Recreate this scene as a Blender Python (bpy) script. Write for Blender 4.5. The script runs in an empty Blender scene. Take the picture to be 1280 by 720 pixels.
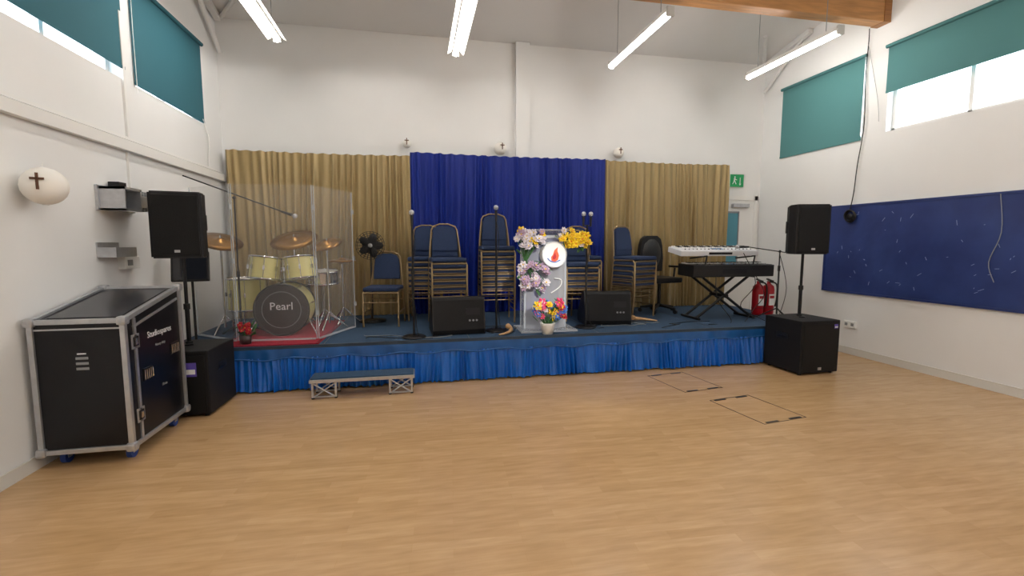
import bpy, bmesh, math, random
from mathutils import Matrix, Vector, Euler
random.seed(7)
scn=bpy.context.scene
try:
    scn.view_settings.view_transform='Standard'
except Exception: pass
L,R,BK,FR=-2.5,5.71,7.0,-3.6
S=0.46
# ------------------------------------------------------------ materials
def lin(h):
    h=h.lstrip('#'); o=[]
    for i in (0,2,4):
        c=int(h[i:i+2],16)/255; o.append(c/12.92 if c<=.04045 else ((c+.055)/1.055)**2.4)
    return (*o,1)
MC={}
def mat(name,col,rough=.5,metal=0,var=.0,scale=8,bump=0,bscale=60,alpha=1,spec=.5,sheen=0,emit=0,stretch=None,coat=0):
    if name in MC: return MC[name]
    m=bpy.data.materials.new(name); m.use_nodes=True; nt=m.node_tree; b=nt.nodes['Principled BSDF']
    c=lin(col)
    b.inputs['Base Color'].default_value=c; b.inputs['Roughness'].default_value=rough
    b.inputs['Metallic'].default_value=metal; b.inputs['Alpha'].default_value=alpha
    b.inputs['Specular IOR Level'].default_value=spec
    b.inputs['Sheen Weight'].default_value=sheen
    b.inputs['Coat Weight'].default_value=coat
    if emit:
        b.inputs['Emission Color'].default_value=c; b.inputs['Emission Strength'].default_value=emit
    tc=nt.nodes.new('ShaderNodeTexCoord'); mp=nt.nodes.new('ShaderNodeMapping')
    nt.links.new(tc.outputs['Object'],mp.inputs[0])
    if stretch: mp.inputs['Scale'].default_value=stretch
    if var:
        n=nt.nodes.new('ShaderNodeTexNoise'); n.inputs['Scale'].default_value=scale; n.inputs['Detail'].default_value=4
        nt.links.new(mp.outputs[0],n.inputs['Vector'])
        r=nt.nodes.new('ShaderNodeValToRGB')
        r.color_ramp.elements[0].position=.3; r.color_ramp.elements[1].position=.7
        r.color_ramp.elements[0].color=(*[x*(1-var) for x in c[:3]],1)
        r.color_ramp.elements[1].color=(*[min(1,x*(1+var)) for x in c[:3]],1)
        nt.links.new(n.outputs[0],r.inputs[0]); nt.links.new(r.outputs[0],b.inputs['Base Color'])
    if bump:
        n=nt.nodes.new('ShaderNodeTexNoise'); n.inputs['Scale'].default_value=bscale
        nt.links.new(mp.outputs[0],n.inputs['Vector'])
        k=nt.nodes.new('ShaderNodeBump'); k.inputs['Strength'].default_value=bump; k.inputs['Distance'].default_value=.01
        nt.links.new(n.outputs[0],k.inputs['Height']); nt.links.new(k.outputs[0],b.inputs['Normal'])
    MC[name]=m; return m
def floor_mat():
    m=bpy.data.materials.new('wood_laminate'); m.use_nodes=True; nt=m.node_tree; b=nt.nodes['Principled BSDF']
    tc=nt.nodes.new('ShaderNodeTexCoord'); mp=nt.nodes.new('ShaderNodeMapping'); nt.links.new(tc.outputs['Object'],mp.inputs[0])
    mp.inputs['Rotation'].default_value=(0,0,math.radians(4))
    br=nt.nodes.new('ShaderNodeTexBrick'); br.offset=.37; br.inputs['Scale'].default_value=1
    br.inputs['Brick Width'].default_value=.55; br.inputs['Row Height'].default_value=.068
    br.inputs['Mortar Size'].default_value=.0004; br.inputs['Bias'].default_value=0
    br.inputs['Color1'].default_value=lin('CBA77C'); br.inputs['Color2'].default_value=lin('C19C70'); br.inputs['Mortar'].default_value=lin('B99263')
    nt.links.new(mp.outputs[0],br.inputs['Vector'])
    mp2=nt.nodes.new('ShaderNodeMapping'); mp2.inputs['Scale'].default_value=(1.8,12,1); nt.links.new(tc.outputs['Object'],mp2.inputs[0])
    n=nt.nodes.new('ShaderNodeTexNoise'); n.inputs['Scale'].default_value=2.6; n.inputs['Detail'].default_value=6; nt.links.new(mp2.outputs[0],n.inputs['Vector'])
    r=nt.nodes.new('ShaderNodeValToRGB'); r.color_ramp.elements[0].position=.3; r.color_ramp.elements[1].position=.7
    r.color_ramp.elements[0].color=(.80,.76,.70,1); r.color_ramp.elements[1].color=(1,1,1,1)
    nt.links.new(n.outputs[0],r.inputs[0])
    mx=nt.nodes.new('ShaderNodeMix'); mx.data_type='RGBA'; mx.blend_type='MULTIPLY'; mx.inputs[0].default_value=.8
    nt.links.new(br.outputs[0],mx.inputs[6]); nt.links.new(r.outputs[0],mx.inputs[7]); nt.links.new(mx.outputs[2],b.inputs['Base Color'])
    b.inputs['Roughness'].default_value=.25; b.inputs['Specular IOR Level'].default_value=.5
    return m
def clear_mat(name,col,mixf,rough=.08):
    m=bpy.data.materials.new(name); m.use_nodes=True; nt=m.node_tree; b=nt.nodes['Principled BSDF']; out=nt.nodes['Material Output']
    b.inputs['Base Color'].default_value=lin(col); b.inputs['Roughness'].default_value=rough
    t=nt.nodes.new('ShaderNodeBsdfTransparent'); mx=nt.nodes.new('ShaderNodeMixShader'); mx.inputs[0].default_value=mixf
    nt.links.new(t.outputs[0],mx.inputs[1]); nt.links.new(b.outputs[0],mx.inputs[2]); nt.links.new(mx.outputs[0],out.inputs[0])
    return m
def blind_mat(name,col):
    m=bpy.data.materials.new(name); m.use_nodes=True; nt=m.node_tree; b=nt.nodes['Principled BSDF']; out=nt.nodes['Material Output']
    b.inputs['Base Color'].default_value=lin(col); b.inputs['Roughness'].default_value=.8
    t=nt.nodes.new('ShaderNodeBsdfTranslucent'); t.inputs[0].default_value=lin(col); mx=nt.nodes.new('ShaderNodeMixShader'); mx.inputs[0].default_value=.05
    nt.links.new(b.outputs[0],mx.inputs[1]); nt.links.new(t.outputs[0],mx.inputs[2]); nt.links.new(mx.outputs[0],out.inputs[0])
    return m
def board_mat():
    m=bpy.data.materials.new('notice_paper'); m.use_nodes=True; nt=m.node_tree; b=nt.nodes['Principled BSDF']
    tc=nt.nodes.new('ShaderNodeTexCoord')
    n=nt.nodes.new('ShaderNodeTexNoise'); n.inputs['Scale'].default_value=2.5; n.inputs['Detail'].default_value=3; nt.links.new(tc.outputs['Object'],n.inputs['Vector'])
    r=nt.nodes.new('ShaderNodeValToRGB'); r.color_ramp.elements[0].position=.35; r.color_ramp.elements[1].position=.7
    r.color_ramp.elements[0].color=lin('22326A'); r.color_ramp.elements[1].color=lin('2F427C'); nt.links.new(n.outputs[0],r.inputs[0])
    nt.links.new(r.outputs[0],b.inputs['Base Color'])
    b.inputs['Roughness'].default_value=.42
    k=nt.nodes.new('ShaderNodeBump'); k.inputs['Strength'].default_value=.5; k.inputs['Distance'].default_value=.03; nt.links.new(n.outputs[0],k.inputs['Height']); nt.links.new(k.outputs[0],b.inputs['Normal'])
    return m
W=mat('wall_paint','EAEAE9',.7,var=.015,scale=2,bump=.05,bscale=120)
WW=mat('white_gloss','ECEBE8',.4)
GREYW=mat('ceiling_paint','E2E1E0',.8,var=.02,scale=1)
SKW=mat('skirting_white','DAD8D2',.45)
WOOD=mat('glulam','BF8A54',.45,var=.2,scale=3,stretch=(1,8,8))
GOLD=mat('gold_curtain','998459',.38,sheen=.2,bump=.1,bscale=90,metal=.3)
BLUEC=mat('blue_velvet','06227C',.5,bump=.1,bscale=90,spec=.3)
SATIN=mat('blue_satin','0660BC',.28,spec=.7)
SATIN2=mat('blue_satin_band','12508F',.35,var=.2,scale=5)
CARPET=mat('stage_carpet','2B4560',.9,var=.12,scale=40,bump=.3,bscale=300)
RED=mat('red_rug','96182E',.9,var=.15,scale=30,bump=.3,bscale=200)
BLK=mat('black_plastic','101012',.45,var=.1,scale=30)
BLK2=mat('black_paint_texture','121215',.6,bump=.25,bscale=200,spec=.3)
GRILL=mat('black_grille','09090A',.6,bump=.6,bscale=350,spec=.3)
PANEL=mat('case_panel','0B0C12',.3,bump=.08,bscale=150,spec=.35)
ALU=mat('aluminium','BFC1C5',.35,.75,var=.08,scale=20)
CHR=mat('chrome','C8C8CC',.15,1)
BRASS=mat('chair_gold_frame','927C5C',.38,.7)
CYM=mat('cymbal_bronze','8E6836',.3,.85,var=.15,scale=10)
BLUEF=mat('chair_blue_fabric','1E3052',.85,var=.12,scale=60,bump=.2,bscale=300)
CREAM=mat('drum_cream','E2DA92',.3,coat=.4)
HEAD=mat('drum_head','E4E2DC',.5)
WHT=mat('white_plastic','EDEDEA',.4)
GREY=mat('grey_plastic','8A8D90',.45)
RUB=mat('caster_blue','1F3F8C',.5)
TUBE=mat('tube_glow','FFFAF3',.5,emit=62)
ACR=clear_mat('acrylic_clear','EAF0F6',.06,.05)
ACR2=clear_mat('acrylic_edge','E4ECF4',.38,.1)
LECT=clear_mat('lectern_acrylic','F2F4F8',.34,.12)
FRED=mat('extinguisher_red','A80E1C',.3)
GREEN=mat('exit_green','128A4E',.4,emit=.15)
PAPER=mat('lantern_paper','F0EDE6',.8)
BROWN=mat('brown_cross','5A3A26',.6)
HORN=mat('horn','C39A6B',.4,var=.25,scale=20)
LEAF=mat('leaf_green','356030',.6,var=.2)
YEL=mat('flower_yellow','EEC826',.6); PINK=mat('flower_pink','E0507A',.6); WHF=mat('flower_white','DCD4DA',.6)
LIL=mat('flower_lilac','B79CB4',.6); REDF=mat('flower_red','B81C2C',.6); BLF=mat('flower_blue','4A78C8',.6)
ORG=mat('flame_orange','E0603A',.5)
STICK=mat('sticker_purple','5A4AA8',.5)
TXT=mat('white_print','E2E2E6',.5)
MARK=mat('board_marks','9AA8CC',.5)
DARKG=mat('dark_metal','222226',.35,.5)
# ------------------------------------------------------------ builder
def rotm(e): return Euler([math.radians(a) for a in e]).to_matrix().to_4x4()
T=Matrix.Translation
class B:
    def __init__(s): s.v=[];s.f=[];s.m=[];s.sm=[];s.mats=[];s.M=Matrix()
    def mi(s,m):
        if m not in s.mats: s.mats.append(m)
        return s.mats.index(m)
    def add(s,vs,fs,m,sm=False):
        o=len(s.v); s.v+=[s.M@Vector(v) for v in vs]; i=s.mi(m)
        for f in fs: s.f.append([o+k for k in f]); s.m.append(i); s.sm.append(sm)
    def box(s,c,sz,m,rot=None,bev=0):
        X,Y,Z=[a/2 for a in sz]; Mx=T(Vector(c))
        if rot: Mx=Mx@rotm(rot)
        if bev:
            bm=bmesh.new(); bmesh.ops.create_cube(bm,size=1)
            for v in bm.verts: v.co=Vector((v.co.x*sz[0],v.co.y*sz[1],v.co.z*sz[2]))
            bmesh.ops.bevel(bm,geom=bm.edges[:],offset=bev,segments=2,affect='EDGES',profile=.6)
            vs=[Mx@v.co for v in bm.verts]; bm.verts.index_update()
            fs=[[v.index for v in f.verts] for f in bm.faces]; bm.free()
            s.add(vs,fs,m,False); return
        vs=[Mx@Vector((x,y,z)) for x in (-X,X) for y in (-Y,Y) for z in (-Z,Z)]
        s.add(vs,[(0,1,3,2),(4,6,7,5),(0,4,5,1),(2,3,7,6),(0,2,6,4),(1,5,7,3)],m)
    def bb(s,a,b,m,bev=0):
        s.box([(a[i]+b[i])/2 for i in range(3)],[abs(b[i]-a[i]) for i in range(3)],m,bev=bev)
    def cyl(s,a,b,r,m,r2=None,n=14,cap=True):
        s.tube([a,b],[r,r if r2 is None else r2],m,n=n,cap=cap)
    def tube(s,pts,r,m,n=8,sub=0,cap=True):
        P=[Vector(p) for p in pts]; rr=r if isinstance(r,(list,tuple)) else [r]*len(P)
        if sub:
            Q=[];RR=[]
            for i in range(len(P)-1):
                p0=P[max(i-1,0)];p1=P[i];p2=P[i+1];p3=P[min(i+2,len(P)-1)]
                for k in range(sub):
                    t=k/sub
                    Q.append(.5*((2*p1)+(p2-p0)*t+(2*p0-5*p1+4*p2-p3)*t*t+(3*p1-p0-3*p2+p3)*t**3)); RR.append(rr[i]*(1-t)+rr[i+1]*t)
            Q.append(P[-1]);RR.append(rr[-1]); P,rr=Q,RR
        vs=[];fs=[];u=None
        for i,p in enumerate(P):
            d=(P[min(i+1,len(P)-1)]-P[max(i-1,0)])
            d=d.normalized() if d.length>1e-9 else Vector((0,0,1))
            if u is None:
                u=d.cross(Vector((0,0,1)) if abs(d.z)<.9 else Vector((1,0,0))).normalized()
            else:
                u=(u-d*u.dot(d)).normalized()
            w=d.cross(u)
            for k in range(n):
                a=2*math.pi*k/n; vs.append(p+(u*math.cos(a)+w*math.sin(a))*rr[i])
        for i in range(len(P)-1):
            for k in range(n): fs.append((i*n+k,i*n+(k+1)%n,(i+1)*n+(k+1)%n,(i+1)*n+k))
        s.add(vs,fs,m,True)
        if cap:
            s.add(vs[:n],[list(range(n))],m); s.add(vs[-n:],[list(range(n))],m)
    def ball(s,c,r,m,n=12,k=8,rot=None):
        if not isinstance(r,(list,tuple)): r=(r,r,r)
        Mx=T(Vector(c))@(rotm(rot) if rot else Matrix()); vs=[];fs=[]
        for i in range(k+1):
            a=math.pi*i/k
            for j in range(n):
                b=2*math.pi*j/n; vs.append(Mx@Vector((r[0]*math.sin(a)*math.cos(b),r[1]*math.sin(a)*math.sin(b),r[2]*math.cos(a))))
        for i in range(k):
            for j in range(n): fs.append((i*n+j,(i+1)*n+j,(i+1)*n+(j+1)%n,i*n+(j+1)%n))
        s.add(vs,fs,m,True)
    def lathe(s,prof,c,m,n=28,rot=None):
        Mx=T(Vector(c))@(rotm(rot) if rot else Matrix()); vs=[];fs=[]
        for (r,z) in prof:
            for j in range(n):
                b=2*math.pi*j/n; vs.append(Mx@Vector((r*math.cos(b),r*math.sin(b),z)))
        for i in range(len(prof)-1):
            for j in range(n): fs.append((i*n+j,i*n+(j+1)%n,(i+1)*n+(j+1)%n,(i+1)*n+j))
        s.add(vs,fs,m,True)
    def torus(s,c,R0,r,m,rot=None,n=28,k=8,z=1):
        pr=[(R0+r*math.cos(2*math.pi*i/k),r*z*math.sin(2*math.pi*i/k)) for i in range(k+1)]
        s.lathe(pr,c,m,n,rot)
    def prism(s,poly,a,b,m,ax=0,sm=False):
        """poly in the two remaining axes, extruded from a to b on axis ax"""
        n=len(poly); vs=[]
        for e in (a,b):
            for (p,q) in poly:
                vs.append({0:(e,p,q),1:(p,e,q),2:(p,q,e)}[ax])
        s.add(vs,[list(range(n)),list(range(2*n-1,n-1,-1))],m)
        s.add(vs,[(i,(i+1)%n,n+(i+1)%n,n+i) for i in range(n)],m,sm)
    def text(s,body,size,Mx,m,ext=.001):
        c=bpy.data.curves.new('t','FONT'); c.body=body; c.size=size; c.extrude=ext; c.align_x='CENTER'; c.align_y='CENTER'; c.resolution_u=2
        o=bpy.data.objects.new('t',c); me=o.to_mesh()
        s.add([Mx@v.co for v in me.vertices],[list(p.vertices) for p in me.polygons],m)
        o.to_mesh_clear(); bpy.data.objects.remove(o); bpy.data.curves.remove(c)
    def done(s,name,loc=(0,0,0),weld=False):
        lo=Vector(loc); me=bpy.data.meshes.new(name)
        me.from_pydata([v-lo for v in s.v],[],s.f)
        for m in s.mats: me.materials.append(m)
        me.polygons.foreach_set('material_index',s.m); me.polygons.foreach_set('use_smooth',s.sm); me.update()
        bm=bmesh.new(); bm.from_mesh(me); bmesh.ops.recalc_face_normals(bm,faces=bm.faces[:]); bm.to_mesh(me); bm.free()
        o=bpy.data.objects.new(name,me); o.location=lo; bpy.context.collection.objects.link(o); return o
# ------------------------------------------------------------ room shell
b=B(); b.bb((L-.2,FR-.2,-.1),(R+.2,BK+.2,0),floor_mat()); b.done('floor')
def slope(y): return 4.4+.2*(7-y) if y>2 else 5.4-.15*(2-y)
b=B(); b.prism([(BK+.2,slope(BK+.2)),(2,5.4),(FR-.2,slope(FR-.2)),(FR-.2,slope(FR-.2)+.1),(2,5.5),(BK+.2,slope(BK+.2)+.1)],L-.2,R+.2,GREYW); b.done('ceiling')
def side_wall(name,x0,x1,z0,z1,ops):
    b=B(); y0,y1=FR,BK
    b.bb((x0,y0,0),(x1,y1,z0),W); b.bb((x0,y0,z1),(x1,y1,5.6),W)
    yy=y0
    for (a,c) in sorted(ops): b.bb((x0,yy,z0),(x1,a,z1),W); yy=c
    b.bb((x0,yy,z0),(x1,y1,z1),W); return b.done(name)
opL=[(5.06,6.44),(3.35,4.84),(1.4,2.9)]; opR=[(5.2,6.56),(3.2,4.88),(1.3,2.8)]
side_wall('wall_left',L-.2,L,2.93,3.87,opL)
side_wall('wall_right',R,R+.2,2.86,3.88,opR)
b=B(); b.bb((L-.2,BK,0),(R+.2,BK+.2,5.6),W); b.done('wall_back')
b=B(); b.bb((1.48,BK-.07,0),(1.69,BK,slope(BK-.03)),W); b.done('trim_3')
b=B(); b.bb((L-.2,FR-.2,0),(R+.2,FR,5.6),W); b.done('wall_front')
for nm,x in (('baseboard_left',L),('baseboard_right',R)):
    b=B(); s=1 if x<0 else -1; b.bb((x,FR,0),(x+s*.015,BK,.09),SKW); b.cyl((x+s*.012,FR,.09),(x+s*.012,BK,.09),.006,SKW,n=6); b.done(nm)
b=B(); b.bb((5.6,BK-.015,0),(R-.02,BK,.09),SKW); b.done('baseboard_back')
GLS=clear_mat('window_glass','FFFFFF',.08,.02)
k=0
for ops,x,s,z0,z1 in ((opL,L,-1,2.93,3.87),(opR,R,1,2.86,3.88)):
    for (a,c) in ops:
        k+=1; b=B(); xo=x+s*.12
        for (p,q) in (((a,z0),(c,z0+.04)),((a,z1-.04),(c,z1)),((a,z0),(a+.04,z1)),((c-.04,z0),(c,z1)),(((a+c)/2-.02,z0),((a+c)/2+.02,z1))):
            b.bb((xo-.03,p[0],p[1]),(xo+.03,q[0],q[1]),WW)
        b.bb((xo-.004,a,z0),(xo+.004,c,z1),GLS)
        b.done('window_%d'%k)
BLL=blind_mat('blind_teal','28616E'); BLR=blind_mat('blind_teal_backlit','4E8284')  # right blinds: backlight put into the colour as a lighter teal
def blind(x,s,y0,y1,zb,zt,m):
    b=B(); xi=x+s*.012
    b.cyl((xi+s*.012,y0-.02,zt),(xi+s*.012,y1+.02,zt),.022,m,n=10)
    b.bb((xi-.0015,y0,zb),(xi+.0015,y1,zt),m); b.bb((xi-.006,y0,zb-.015),(xi+.006,y1,zb+.01),m)
    b.tube([(xi+s*.02,y0-.01,zt),(xi+s*.02,y0-.015,zt-.5),(xi+s*.02,y0-.01,zt-1.0)],.003,WHT,n=5)
    return b.done('roller_blind',((xi,(y0+y1)/2,zb)))
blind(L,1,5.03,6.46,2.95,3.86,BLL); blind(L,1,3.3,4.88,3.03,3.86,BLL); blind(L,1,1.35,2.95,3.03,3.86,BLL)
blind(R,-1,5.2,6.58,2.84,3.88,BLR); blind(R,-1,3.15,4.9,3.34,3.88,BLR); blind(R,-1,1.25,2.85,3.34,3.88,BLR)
# beam
b=B(); b.bb((L,4.92,4.17),(R,5.08,4.52),WOOD,bev=.008)
b.bb((R-.1,4.912,4.165),(R,5.088,4.525),mat('beam_end_wood','9C6A3A',.5,var=.2,stretch=(1,8,8)))
b.done('trim_1')
b=B()
for x in (L+.06,R-.06):
    s=1 if x<0 else -1
    b.tube([(x,6.93,3.95),(x,6.2,4.5)],.035,GREYW,n=4)
    b.box((x,6.5,4.46),(.07,.9,.07),GREYW,rot=(-11.3,0,0))
    b.tube([(x+s*.02,6.95,4.38),(x+s*.55,6.3,4.52)],.03,GREYW,n=4)
b.done('trim_2')
# lights
LB=mat('light_housing','C9C7C2',.5)
def light(x,y0,z,ln=1.5,wide=False,drop=True):
    b=B(); y1=y0+ln; w=.1 if wide else .045
    if wide:
        b.bb((x-.035,y0,z+.0),(x+.035,y1,z+.06),LB)
        b.prism([(x-w,z-.02),(x-.03,z+.03),(x+.03,z+.03),(x+w,z-.02),(x+w,z-.012),(x+.03,z+.04),(x-.03,z+.04),(x-w,z-.012)],y0,y1,LB,ax=1)
    else:
        b.prism([(x-w,z),(x-w*.7,z+.055),(x+w*.7,z+.055),(x+w,z)],y0,y1,WW,ax=1)
    q=.04
    b.bb((x-q,y0-.008,z-.04),(x+q,y0+.02,z+.055),LB); b.bb((x-q,y1-.02,z-.04),(x+q,y1+.008,z+.055),LB)
    b.cyl((x,y0+.02,z-.024),(x,y1-.02,z-.024),.021,TUBE,n=10)
    for yy in (y0+.2,y1-.2):
        b.cyl((x,yy,z+.05),(x,yy,slope(yy)),.004,GREY,n=5)
    b.done('fluorescent_light',(x,(y0+y1)/2,z))
for x,wd in ((-1.53,1),(.53,1),(2.6,0),(4.68,0)):
    light(x,4.6,3.85,wide=bool(wd)); light(x,1.2,3.85,wide=bool(wd)); light(x,-2.2,3.85,wide=bool(wd))  # second and third rows are out of view, added as fill light
# ------------------------------------------------------------ left wall services
b=B(); b.bb((L,FR,2.30),(L+.05,6.93,2.39),WW,bev=.004); b.bb((L,FR,2.405),(L+.02,6.93,2.43),WW); b.done('cable_trunking',(L,2,2.3))
b=B(); b.bb((L,4.84,2.42),(L+.02,4.87,3.5),WW); b.bb((L,4.82,1.95),(L+.018,4.84,2.31),WW); b.tube([(L+.012,6.5,2.42),(L+.03,6.52,2.75),(L+.012,6.42,2.98)],.006,WHT,sub=4); b.done('wall_conduit',(L,4.85,2.42))
# metal bracket cabinet
b=B(); 
b.bb((L,4.36,1.76),(L+.02,4.86,1.96),ALU); b.bb((L+.02,4.38,1.93),(L+.2,4.62,1.95),ALU); b.bb((L+.02,4.38,1.76),(L+.2,4.62,1.775),ALU)
b.bb((L+.02,4.6,1.76),(L+.2,4.62,1.95),ALU); b.bb((L+.02,4.38,1.76),(L+.2,4.39,1.95),ALU)
for i in range(4): b.bb((L+.03,4.66+.045*i,1.77),(L+.17,4.67+.045*i,1.94),ALU)
b.bb((L+.17,4.64,1.80),(L+.18,4.84,1.90),ALU); b.bb((L+.02,4.5,1.96),(L+.1,4.6,2.0),DARKG)
b.done('wall_bracket_box',(L,4.6,1.76))
b=B(); b.bb((L,4.32,1.38),(L+.14,4.6,1.4),ALU); b.bb((L,4.32,1.38),(L+.01,4.6,1.5),ALU); b.bb((L+.13,4.32,1.38),(L+.14,4.6,1.46),ALU); b.bb((L,4.32,1.38),(L+.14,4.33,1.46),ALU); b.bb((L,4.45,1.4),(L+.12,4.55,1.44),GREY); b.done('wall_tray',(L,4.45,1.38))
b=B(); b.bb((L,4.58,1.27),(L+.06,4.8,1.38),WHT,bev=.008); b.bb((L+.06,4.61,1.30),(L+.064,4.68,1.35),GREY); b.done('junction_box',(L,4.7,1.27))
def lantern(c,r,cr,facing):
    b=B(); n=26; k=22; vs=[];fs=[]
    for i in range(k+1):
        a=.12+(math.pi-.24)*i/k; rr=r*math.sin(a)*(1+.015*(i%2))
        for j in range(n): t=2*math.pi*j/n; vs.append((c[0]+rr*math.cos(t),c[1]+rr*math.sin(t),c[2]+r*math.cos(a)))
    for i in range(k):
        for j in range(n): fs.append((i*n+j,(i+1)*n+j,(i+1)*n+(j+1)%n,i*n+(j+1)%n))
    b.add(vs,fs,PAPER,True)
    for sg in (1,-1): b.torus((c[0],c[1],c[2]+sg*r*.99),r*.13,.004,WHT,n=14,k=6)
    fx,fy=facing; q=math.hypot(fx,fy); fx/=q; fy/=q
    b.M=T(Vector((c[0]+fx*r*1.02,c[1]+fy*r*1.02,c[2]+.02)))@Matrix.Rotation(math.atan2(fy,fx)+math.pi/2,4,'Z')
    b.box((0,0,0),(.018*cr,.008,.13*cr),BROWN); b.box((0,0,.02*cr),(.085*cr,.008,.018*cr),BROWN); b.M=Matrix()
    b.cyl((c[0],c[1],c[2]+r),(c[0],c[1],c[2]+r+.03),.003,WHT,n=5)
    b.done('paper_lantern',(c[0],c[1],c[2]-r))
lantern((L+.135,3.64,1.865),.12,.8,(.3,-.95))
# ------------------------------------------------------------ back wall: curtains
def curtain(x0,x1,zb,zt,y,m,name,amp=.03,fr=24.,seed=0):
    rnd=random.Random(seed); n=int((x1-x0)/.008); nz=18; ph=[rnd.uniform(0,6.28) for _ in range(9)]
    folds=[];x=x0
    while x<x1+.1:
        w=rnd.uniform(.045,.14)*24/fr; folds.append((x,w,rnd.uniform(.5,1.3),rnd.uniform(-.06,.06))); x+=w
    vs=[];fs=[]
    for j in range(nz+1):
        t=j/nz; z=zb+(zt-zb)*t; k=0
        for i in range(n+1):
            x=x0+(x1-x0)*i/n
            xs=x+.05*(1-t)*math.sin(x*1.7+ph[4])+.02*math.sin(x*3+ph[1]+2*t)
            while k<len(folds)-1 and xs>folds[k][0]+folds[k][1]: k+=1
            fx,w,h,dr=folds[k]; u=min(max((xs-fx)/w,0),1)
            wv=h*(1-abs(math.cos(math.pi*u))**1.6)
            w2=math.sin(x*fr*3.3+ph[2]+1.8*math.sin(x*3.1+ph[3])+(1-t)*1.4)
            w3=math.sin(x*fr*.42+ph[7]+1.2*math.sin(x*1.3)+.6*t)
            a=amp*(.6+.6*(1-t))
            dy=-a*(wv*1.3-.6)+a*(w2*.18+w3*.35)
            if t>.97: dy*=.7
            zz=z+(.006*math.sin(x*40) if j==nz else 0)-(.014*math.sin(math.pi*(x-x0)/(x1-x0)) if j==nz else 0)
            vs.append((x,y+dy,zz))
    for j in range(nz):
        for i in range(n): a=j*(n+1)+i; fs.append((a,a+1,a+n+2,a+n+1))
    b=B(); b.add(vs,fs,m,True); b.cyl((x0-.0,y+.045,zt-.03),(x1+.0,y+.045,zt-.03),.012,DARKG,n=8); b.done(name,((x0+x1)/2,y,zb))
curtain(-2.42,-.062,S+.01,2.71,6.85,GOLD,'gold_curtain',seed=1,amp=.036)
curtain(-.06,2.85,S+.01,2.76,6.83,BLUEC,'blue_curtain',seed=2,fr=28,amp=.034)
curtain(2.852,5.0,S+.01,2.75,6.85,GOLD,'gold_curtain',seed=5,amp=.036)
lantern((-.1,6.92,2.89),.06,.7,(0,-1)); lantern((1.24,6.9,2.87),.09,.7,(.15,-1)); lantern((3.1,6.91,2.88),.08,.7,(0,-1))
# exit sign, door
b=B(); b.bb((5.1,6.96,2.42),(5.36,7.0,2.62),GREEN,bev=.004); b.bb((5.09,6.955,2.41),(5.1,7,2.63),WHT); b.bb((5.1,6.955,2.62),(5.36,7,2.63),WHT)
b.box((5.29,6.957,2.52),(.012,.004,.1),WHT); b.prism([(5.27,2.47),(5.31,2.47),(5.29,2.44)],6.955,6.959,WHT,ax=1)
b.ball((5.19,6.957,2.575),(.014,.003,.014),WHT,8,6); b.box((5.185,6.957,2.53),(.024,.004,.06),WHT,rot=(0,15,0)); b.box((5.165,6.957,2.485),(.014,.004,.055),WHT,rot=(0,30,0)); b.box((5.205,6.957,2.485),(.014,.004,.055),WHT,rot=(0,-25,0)); b.box((5.2,6.957,2.54),(.06,.004,.012),WHT,rot=(0,20,0))
b.done('exit_sign',(5.2,6.98,2.42))
b=B(); x0,x1,z1=4.78,5.58,2.2
b.bb((x0-.07,6.95,0),(x0,7,z1+.07),WW); b.bb((x1,6.95,0),(x1+.06,7,z1+.07),WW); b.bb((x0-.07,6.95,z1),(x1+.06,7,z1+.07),WW)
b.bb((x0,6.965,.02),(x1,6.995,z1),WHT); b.bb((x0+.12,6.955,1.15),(x1-.3,6.966,z1-.2),mat('door_glass_blue','4F8EA0',.15)); 
for zz in (1.15,z1-.2): b.bb((x0+.1,6.95,zz-.015),(x1-.28,6.968,zz+.015),GREY)
b.bb((x1-.3,6.95,1.15),(x1-.28,6.968,z1-.2),GREY)
b.bb((5.15,6.9,2.08),(5.45,6.965,2.14),ALU,bev=.005); b.bb((x1-.14,6.93,1.05),(x1-.02,6.95,1.08),ALU); b.cyl((x1-.1,6.93,1.065),(x1-.1,6.97,1.065),.012,ALU,n=8); b.bb((x0,6.93,.98),(x1-.1,6.95,1.02),ALU)
b.done('door_1',(5.18,6.97,0))
# ------------------------------------------------------------ right wall
b=B(); b.bb((R-.02,2.7,.83),(R,5.62,1.99),board_mat()); 
FR_=mat('board_frame','24356E',.5)
for a,c in (((2.7,.82),(5.63,.845)),((2.7,1.975),(5.63,2.0)),((5.605,.82),(5.63,2.0)),((2.7,.82),(2.72,2.0))): b.bb((R-.03,a[0],a[1]),(R,c[0],c[1]),FR_)
b.tube([(R-.03,3.62,1.98),(R-.035,3.58,1.6),(R-.035,3.66,1.3),(R-.035,3.6,1.1)],.004,GREY,sub=5)
rd=random.Random(3)
for i in range(46):
    y=rd.uniform(3.0,5.5); z=rd.uniform(.95,1.9); a=rd.uniform(0,180); b.box((R-.0215,y,z),(.002,rd.uniform(.01,.06),.004),MARK,rot=(a,0,0))
b.done('notice_board',(R,4.2,.83))
b=B(); b.bb((R-.03,5.07,.36),(R,5.24,.45),WHT,bev=.006)
for yy in (5.11,5.2): b.bb((R-.033,yy-.02,.385),(R-.029,yy+.02,.425),GREY)
b.done('wall_socket',(R,5.15,.36))
b=B(); b.tube([(R-.1,5.1,4.16),(R-.03,5.16,4.05),(R-.03,5.17,3.6),(R-.035,5.14,3.0),(R-.03,5.2,2.5),(R-.035,5.22,2.15),(R-.045,5.25,1.92)],.006,BLK,sub=6,n=6)
for i in range(5): b.torus((R-.045-.008*i,5.23,1.84+.004*i),.07+.006*(i%2),.007,BLK,rot=(0,90,0),n=22,k=6)
b.ball((R-.06,5.23,1.84),(.02,.045,.045),DARKG,10,8)
b.tube([(R-.03,5.16,4.0),(R-.04,4.98,3.3),(R-.03,4.95,3.0)],.003,GREY,sub=4,n=5)
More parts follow.
